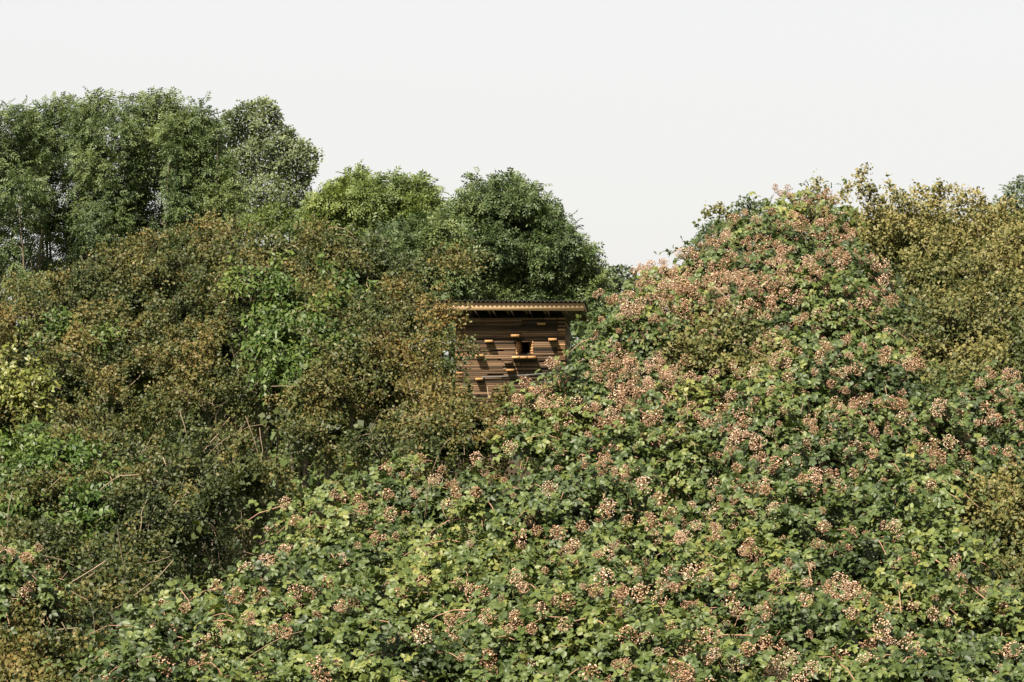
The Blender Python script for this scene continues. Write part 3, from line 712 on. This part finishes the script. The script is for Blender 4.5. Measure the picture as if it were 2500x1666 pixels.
tree('pine_tree', 'blue green pine top at the right edge above the yellow hawthorn', 'tree', None, [(2420, 520), (2460, 475), (2500, 445), (2560, 430), (2600, 470), (2600, 640), (2420, 640)], 46, 23, 420, 30, M_PINE, NARROW, (.05, .09), 60, .08, 8, pit=-1.0, spread=.18, wl=.9)

UG = 'dark undergrowth behind the hedge'
for k, (pl_, D_, lab) in enumerate([
        ([(-60, 800), (150, 760), (440, 660), (450, 1380), (-60, 1380)], 42, 'dark undergrowth glimpsed behind the left end of the hedge'),
        ([(380, 680), (480, 600), (820, 640), (940, 700), (940, 1380), (380, 1380)], 42, 'dark undergrowth glimpsed behind the middle of the hedge'),
        ([(700, 800), (800, 720), (1000, 720), (1300, 760), (1480, 800), (1480, 1430), (700, 1430)], 67, 'dark undergrowth glimpsed between the hedge and the hut'),
        ([(1560, 800), (1700, 690), (1850, 600), (2000, 560), (2300, 540), (2600, 560), (2600, 1400), (1560, 1400)], 32, 'dark undergrowth glimpsed inside the right mound'),
        ([(1370, 800), (1440, 770), (1560, 760), (1900, 800), (1900, 1300), (1380, 1300)], 68, 'dark undergrowth behind the right side of the hut')]):
    tree('undergrowth_bush', lab, 'bush', UG, pl_, D_, 80 + k, 1100, 9, M_ASH, ROUND, (.12, .24), 190, .08, 8, bark=M_DARKBARK, pit=-9, spread=.35, tshift=-.15, fringe=0)

# ---- hawthorns and shrubs of the left hedge
hawthorn('brown hawthorn at the left end of the hedge crest, before the ash stems', [(-60, 760), (30, 712), (140, 685), (240, 645), (310, 600), (430, 580), (450, 800), (400, 1020), (260, 1110), (60, 1100), (-60, 1040)], 29, 33, 31, 2100, 36, ntwig=110, holes=[(480, 870, 30.5, 45), (120, 940, 30, 40), (330, 930, 30, 45), (240, 1010, 29.6, 40)])
hawthorn('tallest peaked brown hawthorn in the middle of the left hedge', [(300, 640), (350, 580), (420, 555), (445, 500), (490, 500), (520, 550), (620, 580), (720, 560), (790, 590), (800, 820), (780, 1080), (560, 1110), (400, 1080), (380, 850)], 29, 33, 32, 2500, 36, ntwig=120, holes=[(560, 1010, 29.5, 60), (690, 900, 30, 50), (640, 1060, 29.3, 50), (450, 700, 31.6, 35)])
ex_q = np.concatenate([P(np.linspace(1060, 1130, 26) + rng.normal(size=26) * 8, 640 - np.linspace(0, 8, 26) + rng.normal(size=26) * 9, np.full(26, 31.)),
                       P(1058 + rng.normal(size=22) * 14, 780 + rng.normal(size=22) * 40, np.full(22, 30.)), P(1085 + rng.normal(size=12) * 22, 850 + rng.normal(size=12) * 20, np.full(12, 29.))])
ex = (ex_q, nrm(rdir(len(ex_q)) * .6 + np.array([.8, -.1, .35])), rng.uniform(.12, .4, len(ex_q)))
hawthorn('brown hawthorn whose twigs reach over the left side of the hut', [(740, 590), (800, 560), (870, 528), (930, 590), (1000, 650), (1030, 670), (1025, 720), (1030, 790), (1050, 850), (1055, 930), (1055, 1010), (1140, 1080), (1000, 1120), (800, 1140), (700, 1080), (740, 850)], 28, 32, 33, 2600, 36, ntwig=150, extra=ex, holes=[(900, 1040, 28.8, 60), (740, 930, 29.4, 50), (1010, 1050, 28.6, 45), (880, 700, 30.8, 40)])
hawthorn('dark draped hawthorn with black hollows, low in the left hedge', [(-60, 1090), (150, 1060), (330, 1060), (620, 1060), (700, 1110), (690, 1230), (600, 1310), (490, 1360), (400, 1440), (200, 1450), (-60, 1430)], 23, 27, 34, 2300, 36, 190, tshift=-.04, drape=1.1, berry=.35, bup=-.25, holes=[(640, 1190, 25.0, 85), (560, 1250, 24.6, 75), (430, 1190, 25.0, 65), (330, 1300, 24.2, 55), (500, 1310, 24.1, 60), (150, 1390, 23.5, 50), (380, 1080, 26, 50), (520, 1100, 26, 50)])
hawthorn('dusky hawthorn in the bottom left corner', [(-60, 1420), (200, 1400), (400, 1420), (420, 1520), (330, 1640), (300, 1760), (-60, 1760)], 17.5, 21, 35, 1300, 34, 170, tshift=-.04, drape=.9, berry=.35, ntwig=70, bup=-.1, holes=[(250, 1500, 19.4, 65), (300, 1560, 19, 55), (120, 1560, 19, 50)])
hawthorn('low brownish hawthorn in front of the foot of the hut', [(1010, 1070), (1050, 1025), (1120, 1005), (1200, 1030), (1290, 1010), (1320, 1040), (1260, 1090), (1160, 1130), (1020, 1130)], 24.5, 26, 36, 750, 34, 80, ntwig=60, tshift=.05)
shrub('yellow green sunlit shrub at the left picture edge in the brown hedge', [(-60, 890), (20, 835), (80, 860), (120, 930), (110, 1020), (-60, 1040)], 29.5, 30.2, 41, 420, 24, 60, lm=M_YELLOW)
shrub('small bright green shrub showing through the far left hawthorn', [(110, 830), (150, 775), (220, 765), (285, 810), (270, 880), (140, 890)], 30.3, 31.0, 42, 330, 24, 60)
shrub('large fresh green shrub in the heart of the left hedge', [(620, 720), (690, 670), (780, 680), (900, 720), (930, 810), (850, 930), (720, 980), (640, 920)], 29.2, 31.0, 43, 900, 26, 75)
shrub('small yellowish green shrub near the crest of the middle hawthorn', [(570, 680), (610, 620), (670, 625), (700, 680), (670, 740), (590, 740)], 30.8, 31.5, 44, 280, 24, 55, tshift=.2)
shrub('deep green shrub low at the left edge under the hawthorn', [(-30, 1090), (120, 1070), (230, 1100), (320, 1170), (290, 1290), (160, 1340), (-30, 1300)], 24.15, 26.7, 45, 800, 26, 75, tshift=-.05)

# ---- right hand hawthorns
sh_q = np.concatenate([P(2062 + np.linspace(0, 50, 5), 480 - np.linspace(0, 60, 5), np.full(5, 26.)), P(1790 - np.linspace(0, 70, 6), 545 - 26 * np.sin(np.linspace(.3, 2.6, 6)), np.full(6, 26.)),
                       P(rng.uniform(1980, 2420, 40), rng.uniform(475, 510, 40), np.full(40, 27.))])
sh = (sh_q, nrm(rdir(len(sh_q)) * .5 + UP * .7), np.concatenate([np.full(11, .05), rng.uniform(.06, .24, len(sh_q) - 11)]))
hawthorn('golden yellow hawthorn crest at the top right', [(1930, 620), (1980, 560), (2050, 535), (2130, 520), (2200, 515), (2290, 520), (2400, 525), (2480, 540), (2580, 555), (2580, 760), (2400, 770), (2200, 740), (2090, 640), (2000, 600)], 25.5, 28, 51, 2200, 34, 150, M_HAWY, M_HAWBY, .55, .09, extra=sh, drape=.15)
hawthorn('olive hawthorn slope below the golden crest on the right', [(2140, 720), (2300, 740), (2580, 740), (2580, 990), (2400, 960), (2330, 1000), (2240, 1060), (2170, 930)], 23.3, 25.5, 52, 1400, 34, 140, M_HAWY, M_HAWBY, .4, -.12)
hawthorn('dark hawthorn with yellow berries low at the right edge', [(2330, 1210), (2420, 1180), (2580, 1200), (2580, 1500), (2400, 1520), (2320, 1440)], 17.5, 19.5, 53, 900, 34, 140, M_HAWY, M_HAWBY, .45, -.18, ntwig=60)

hawthorn('small olive hawthorn patch growing out of the bramble crest', [(1620, 900), (1680, 830), (1770, 810), (1880, 850), (1870, 910), (1740, 950)], 20.6, 21.4, 54, 300, 32, 90, M_HAWY, M_HAWBY, .4, -.1, ntwig=24, nhol=2)

# ---- brambles
bramble('blossom covered bramble at the top of the right mound below the pine', [(1790, 640), (1800, 555), (1880, 500), (1960, 480), (2020, 510), (2070, 585), (2130, 680), (2180, 800), (2170, 900), (1950, 930), (1800, 900)], 20.5, 25, 61, 1100, 160, 100, 150)
bramble('blossom covered bramble down the left shoulder of the right mound', [(1415, 880), (1425, 810), (1480, 755), (1560, 705), (1640, 645), (1715, 600), (1800, 555), (1850, 600), (1850, 920), (1700, 930), (1520, 920), (1430, 900)], 20.5, 24.4, 72, 1100, 160, 100, 150)
bramble('bramble on the left flank of the mound beside the hut', [(1190, 1110), (1270, 1020), (1350, 945), (1410, 880), (1500, 880), (1700, 900), (1780, 960), (1780, 1200), (1500, 1210), (1200, 1190)], 18.5, 21.5, 62, 1150, 110, 110)
bramble('bramble in the middle of the mound between the flank and the olive hawthorn', [(1740, 930), (1950, 880), (2180, 880), (2280, 960), (2350, 1050), (2350, 1240), (2100, 1260), (1760, 1230)], 18, 21, 63, 1150, 80, 110)
bramble('bramble low on the right, before the dark yellow berried hawthorn', [(1700, 1190), (2000, 1210), (2330, 1210), (2370, 1450), (2330, 1620), (2330, 1780), (1720, 1780)], 13.4, 18, 64, 1250, 66, 120)
bramble('bramble filling the bottom centre of the picture', [(1130, 1180), (1400, 1160), (1740, 1180), (1760, 1780), (1120, 1780)], 13.4, 18, 65, 1300, 80, 120)
bramble('bramble below the hawthorn left of the centre', [(670, 1370), (710, 1240), (790, 1170), (880, 1145), (1060, 1150), (1190, 1110), (1200, 1420), (900, 1440), (720, 1440)], 17.5, 21, 66, 1000, 36, 110)
bramble('leafy green bramble at the bottom left of the centre', [(530, 1450), (640, 1370), (800, 1400), (1160, 1390), (1160, 1780), (530, 1780)], 13.4, 17.4, 67, 1150, 24, 120, tshift=.05)
bramble('pale green bramble at the bottom beside the dusky hawthorn', [(240, 1690), (300, 1590), (380, 1500), (480, 1430), (570, 1440), (580, 1780), (240, 1780)], 13.4, 17, 68, 700, 10, 90, tshift=.03)
bramble('patchy bramble at the bottom left edge in front of the dusky hawthorn', [(-80, 1380), (30, 1350), (110, 1380), (130, 1460), (60, 1520), (-80, 1530)], 19.0, 20.0, 69, 150, 10, 40, 110)
bramble('bramble high at the right edge under the olive hawthorn', [(2300, 1000), (2400, 940), (2580, 920), (2580, 1240), (2400, 1240), (2310, 1180)], 19, 21, 70, 520, 30, 60, 130)
bramble('bramble in the bottom right corner', [(2270, 1520), (2400, 1480), (2580, 1470), (2580, 1780), (2270, 1780)], 13.4, 16.5, 71, 560, 16, 70, 140)



# ---- long grass at the foot of the brambles
ng = 900; gx_ = rng.uniform(1000, 1650, ng); gb = P(gx_, 1666, rng.uniform(12.9, 13.3, ng)); gb[:, 2] = 0
hgt = rng.uniform(.75, 1.12, ng) * (1 - .25 * np.abs(gx_ - 1330) / 330)
lean = np.stack([rng.normal(size=ng) * .10, rng.normal(size=ng) * .06, np.zeros(ng)], -1); wv = np.stack([rng.uniform(.002, .0035, ng), rng.normal(size=ng) * .001, np.zeros(ng)], -1)
rows = []
for t_, w_ in ((0, 1), (.4, .9), (.75, .6), (1, .08)):
    c_ = gb + lean * t_ ** 2 + UP * (hgt * t_)[:, None]; rows += [c_ - wv * w_, c_ + wv * w_]
V = np.stack(rows, 1).reshape(-1, 3); f0 = np.array([[0, 1, 3, 2], [2, 3, 5, 4], [4, 5, 7, 6]])
F = (f0[None] + (np.arange(ng) * 8)[:, None, None]).reshape(-1, 4)
gr = bpy.data.objects.new('grass', mesh_np('grass', V, F, M_YELLOW, np.repeat(np.clip(.3 + rng.normal(size=ng) * .2, 0, 1), 8))); COL.objects.link(gr)
gr['kind'] = 'stuff'; gr['label'] = 'long pale green grass at the foot of the bottom brambles'; gr['category'] = 'grass'
